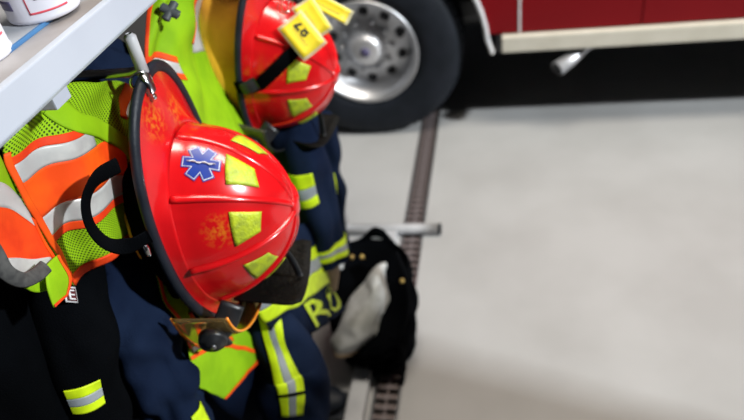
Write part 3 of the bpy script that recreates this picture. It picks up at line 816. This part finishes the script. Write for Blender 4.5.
# --- vest 2: smooth lime vest between the helmets
v2 = empty('safety_vest', (-.52, .95, 1.2)); tag(v2, 'smooth lime safety vest hanging between the two helmets', 'vest', 'high-visibility vests on the rack')
P2 = Patch([[atx(158, -18, -.53), atx(182, -25, -.51), atx(198, -20, -.55), atx(214, -10, -.64)],
            [atx(138, 42, -.54), atx(168, 40, -.51), atx(190, 48, -.54), atx(212, 50, -.64)],
            [atx(150, 100, -.54), atx(182, 95, -.51), atx(214, 102, -.54), atx(244, 104, -.62)],
            [atx(175, 175, -.54), atx(205, 165, -.51), atx(235, 170, -.51), atx(262, 165, -.58)],
            [atx(205, 245, -.54), atx(230, 235, -.52), atx(255, 238, -.53), atx(280, 240, -.58)]], wr=.012, wf=12, seed=3,
           fold=lambda u, v: (.013 * math.sin(v * 13 + u * 5), -.010 * math.sin(v * 13 + u * 5), 0))
P2.mesh('front_panel', m_lime, v2, nu=60, nv=50, thick=.003)
P2.mesh('edge_trim', m_trim, v2, 0, 1, -.0, .03, 50, 5, .0018, .0030)
P2.mesh('orange_trim', m_orange, v2, 0, .24, .60, .66, 20, 5, .0014, .0030)
P2.mesh('silver_band', m_silver, v2, 0, .27, .66, .82, 20, 8, .0012, .0030)
P2.mesh('orange_trim', m_orange, v2, .305, .335, 0, .42, 5, 24, .0014, .0030)
P2.mesh('silver_band', m_silver, v2, .335, .39, 0, .42, 6, 24, .0012, .0030)
P2.mesh('orange_trim', m_orange, v2, .39, .42, 0, .42, 5, 24, .0014, .0030)
mc = atx(170, 11, -.49)
mk = empty('microphone_clip', mc); tag(mk, 'dark grey rubber microphone clip on the smooth lime vest', 'clip')
nrm = Vector((.45, -.6, .65)).normalized(); ua = Vector((.7, .7, 0)); ua = (ua - nrm * ua.dot(nrm)).normalized(); ub = nrm.cross(ua)
for k, (L, W) in enumerate(((.017, .0065), (.015, .0075))):
    d = (ua * .8 + ub * .6).normalized() if k == 0 else (ub * .8 - ua * .6).normalized()
    link('clip_arm', sweep_mesh('clip_arm', smoothpts([-d * L, -d * L * .6, d * L * .6, d * L], 12), [W * (.4 if i in (0, 11) else 1) for i in range(12)], 12, ra=[.003 if i in (0, 11) else .0045 for i in range(12)], up=nrm), m_mic, mk)

# --- vest 3: draped below the near helmet
v3 = empty('safety_vest', (-.48, .7, 1.1)); tag(v3, 'lime safety vest with orange binding hanging below the near helmet', 'vest', 'high-visibility vests on the rack')
P3 = Patch([[atx(134, 232, -0.510), atx(146, 228, -0.505)], [atx(148, 262, -0.505), atx(166, 258, -0.500)], [atx(164, 300, -0.500), atx(182, 296, -0.495)],
            [atx(182, 332, -0.500), atx(198, 326, -0.495)], [atx(188, 348, -0.505), atx(206, 342, -0.495)]], wr=.004, wf=20)
P3.mesh('front_strip', m_limemesh, v3, nu=30, nv=12, thick=.002)
P3.mesh('edge_trim', m_trim, v3, .1, 1, 0, .16, 30, 5, .0014, .0022)
P3.mesh('edge_trim', m_orange, v3, .62, 1, .78, 1, 16, 5, .0014, .0022)
P3f = Patch([[atx(186, 340, -0.510), atx(212, 322, -0.505), atx(240, 326, -0.505)], [atx(190, 358, -0.505), atx(220, 345, -0.500), atx(262, 354, -0.500)],
             [atx(196, 378, -0.505), atx(222, 372, -0.500), atx(246, 374, -0.500)], [atx(200, 388, -0.505), atx(212, 394, -0.500), atx(224, 399, -0.500)]], wr=.004, wf=25, seed=2)
P3f.mesh('lower_flap', m_lime, v3, nu=26, nv=26, thick=.002)
P3f.mesh('edge_trim', m_orange, v3, .33, 1, .94, 1, 24, 5, .0016, .0022)
P3f.mesh('edge_trim', m_orange, v3, .30, .36, 0, 1, 6, 24, .0016, .0022)
P3f.mesh('silver_band', m_silver, v3, .02, .26, .05, .45, 8, 14, .0012, .0022)
P3f.mesh('orange_band', m_orange, v3, .02, .26, .45, .68, 8, 12, .0012, .0022)
zp = atx(146, 249, -.46)
rod('zipper_pull', [tuple(atx(141, 240, -.462)), tuple(atx(146, 248, -.458)), tuple(atx(149, 255, -.458))], [.0022, .0042, .003], m_chrome, v3, 10, n=12)

# ------------------------------------------------------------------ bunker pants standing over boots on the floor
pt = empty('bunker_pants', (-.50, 1.64, 0)); tag(pt, 'black bunker pants pushed down round boots, grey lining showing', 'pants')
def pants_pt(u, v):
    th = 2 * math.pi * v; cx, cy = -.505, 1.64
    n = noise.noise(Vector((math.cos(th) * 1.4, math.sin(th) * 1.4, 3)))
    n2 = noise.noise(Vector((math.cos(th) * 4, math.sin(th) * 4, u * 4)))
    top = .30 + .07 * n + .145 * math.sin(th) - .02 * math.cos(th)
    ks = [(.0, .78, 0), (.12, .90, .10), (.3, .86, .38), (.5, 1.0, .72), (.64, 1.03, .92), (.72, .98, 1.0), (.78, .93, .98), (.85, .86, .84), (1, .66, .40)]
    for i in range(len(ks) - 1):
        if ks[i][0] <= u <= ks[i + 1][0]:
            s = (u - ks[i][0]) / (ks[i + 1][0] - ks[i][0]); s = s * s * (3 - 2 * s)
            k = ks[i][1] * (1 - s) + ks[i + 1][1] * s; z = ks[i][2] * (1 - s) + ks[i + 1][2] * s; break
    fold = 1 + .05 * math.sin(u * 26 + 2 * n) * (u < .6) + .11 * n2
    return (cx + .165 * k * fold * math.cos(th), cy + .20 * k * fold * math.sin(th), top * z + .002)
def pants_part(nm, u0, u1, m, nu, inner=False):
    P = [[pants_pt(u0 + (u1 - u0) * i / (nu - 1), j / 72) for j in range(72)] for i in range(nu)]
    c = np.array([[(-.505, 1.64, .2)] * 72] * nu)
    if inner: c = 2 * np.array(P) - c
    return fix(link(nm, grid_mesh(nm, P, 0, True, 0, c, (not inner, inner)), m), pt)
pants_part('outer_shell', 0, .74, m_black, 50)
pants_part('waist_band', .735, .81, m_black, 10, True)
pants_part('lining', .81, 1, m_lining, 20, True)
# loose flap of lining lying in the opening
LF = Patch([[atz(372, 272, .34), atz(388, 264, .36), atz(388, 300, .28)], [atz(352, 300, .28), atz(372, 296, .33), atz(384, 320, .24)], [atz(335, 335, .22), atz(352, 338, .25), atz(370, 338, .20)], [atz(330, 346, .16), atz(344, 354, .18), atz(358, 350, .16)]], wr=.03, wf=11, seed=5)
LF.mesh('lining_flap', m_lining, pt, nu=30, nv=24, thick=.004)
LF.mesh('flap_binding', m_tan, pt, .93, 1, 0, 1, 5, 20, .004, .004)
rod('suspender', [tuple(atz(392, 335, .20)), tuple(atz(402, 348, .16)), tuple(atz(404, 366, .08)), tuple(atz(402, 384, .012))], .020, m_black, pt, 10, ra=.004, up=(1, -.3, .2), n=24)
rod('suspender', [tuple(atz(396, 252, .46)), tuple(atz(407, 280, .38)), tuple(atz(408, 315, .28)), tuple(atz(394, 345, .18))], .018, m_black, pt, 10, ra=.005, up=(1, 0, .4), n=24)
dots('snap', m_brass, pt, [atz(352, 257, .50), atz(362, 257, .50), atz(402, 281, .40)], .010)

# black boot beside the base rail
bt = empty('rubber_boot', (-.78, 1.36, 0)); tag(bt, 'black rubber boot on the floor beside the steel rail', 'boot')
bs = Tube([((-0.780, 1.290, .34), .065, .075), ((-0.780, 1.290, .22), .06, .068), ((-0.780, 1.300, .12), .062, .068), ((-0.770, 1.310, .045), .055, .075)], wr=.005, wf=14)
bs.mesh('shaft', m_rubber, bt)
bf = Tube([((-0.850, 1.310, .06), .03, .045), ((-0.780, 1.315, .065), .052, .055), ((-0.700, 1.325, .058), .055, .05), ((-0.630, 1.330, .045), .052, .036), ((-0.595, 1.335, .04), .03, .024), ((-0.585, 1.336, .04), .01, .01)], ref=(0, 0, 1))
bf.mesh('foot', m_rubber, bt)
box('sole', (-.86, 1.265, 0), (-.59, 1.385, .022), m_rubber, bt, .009)
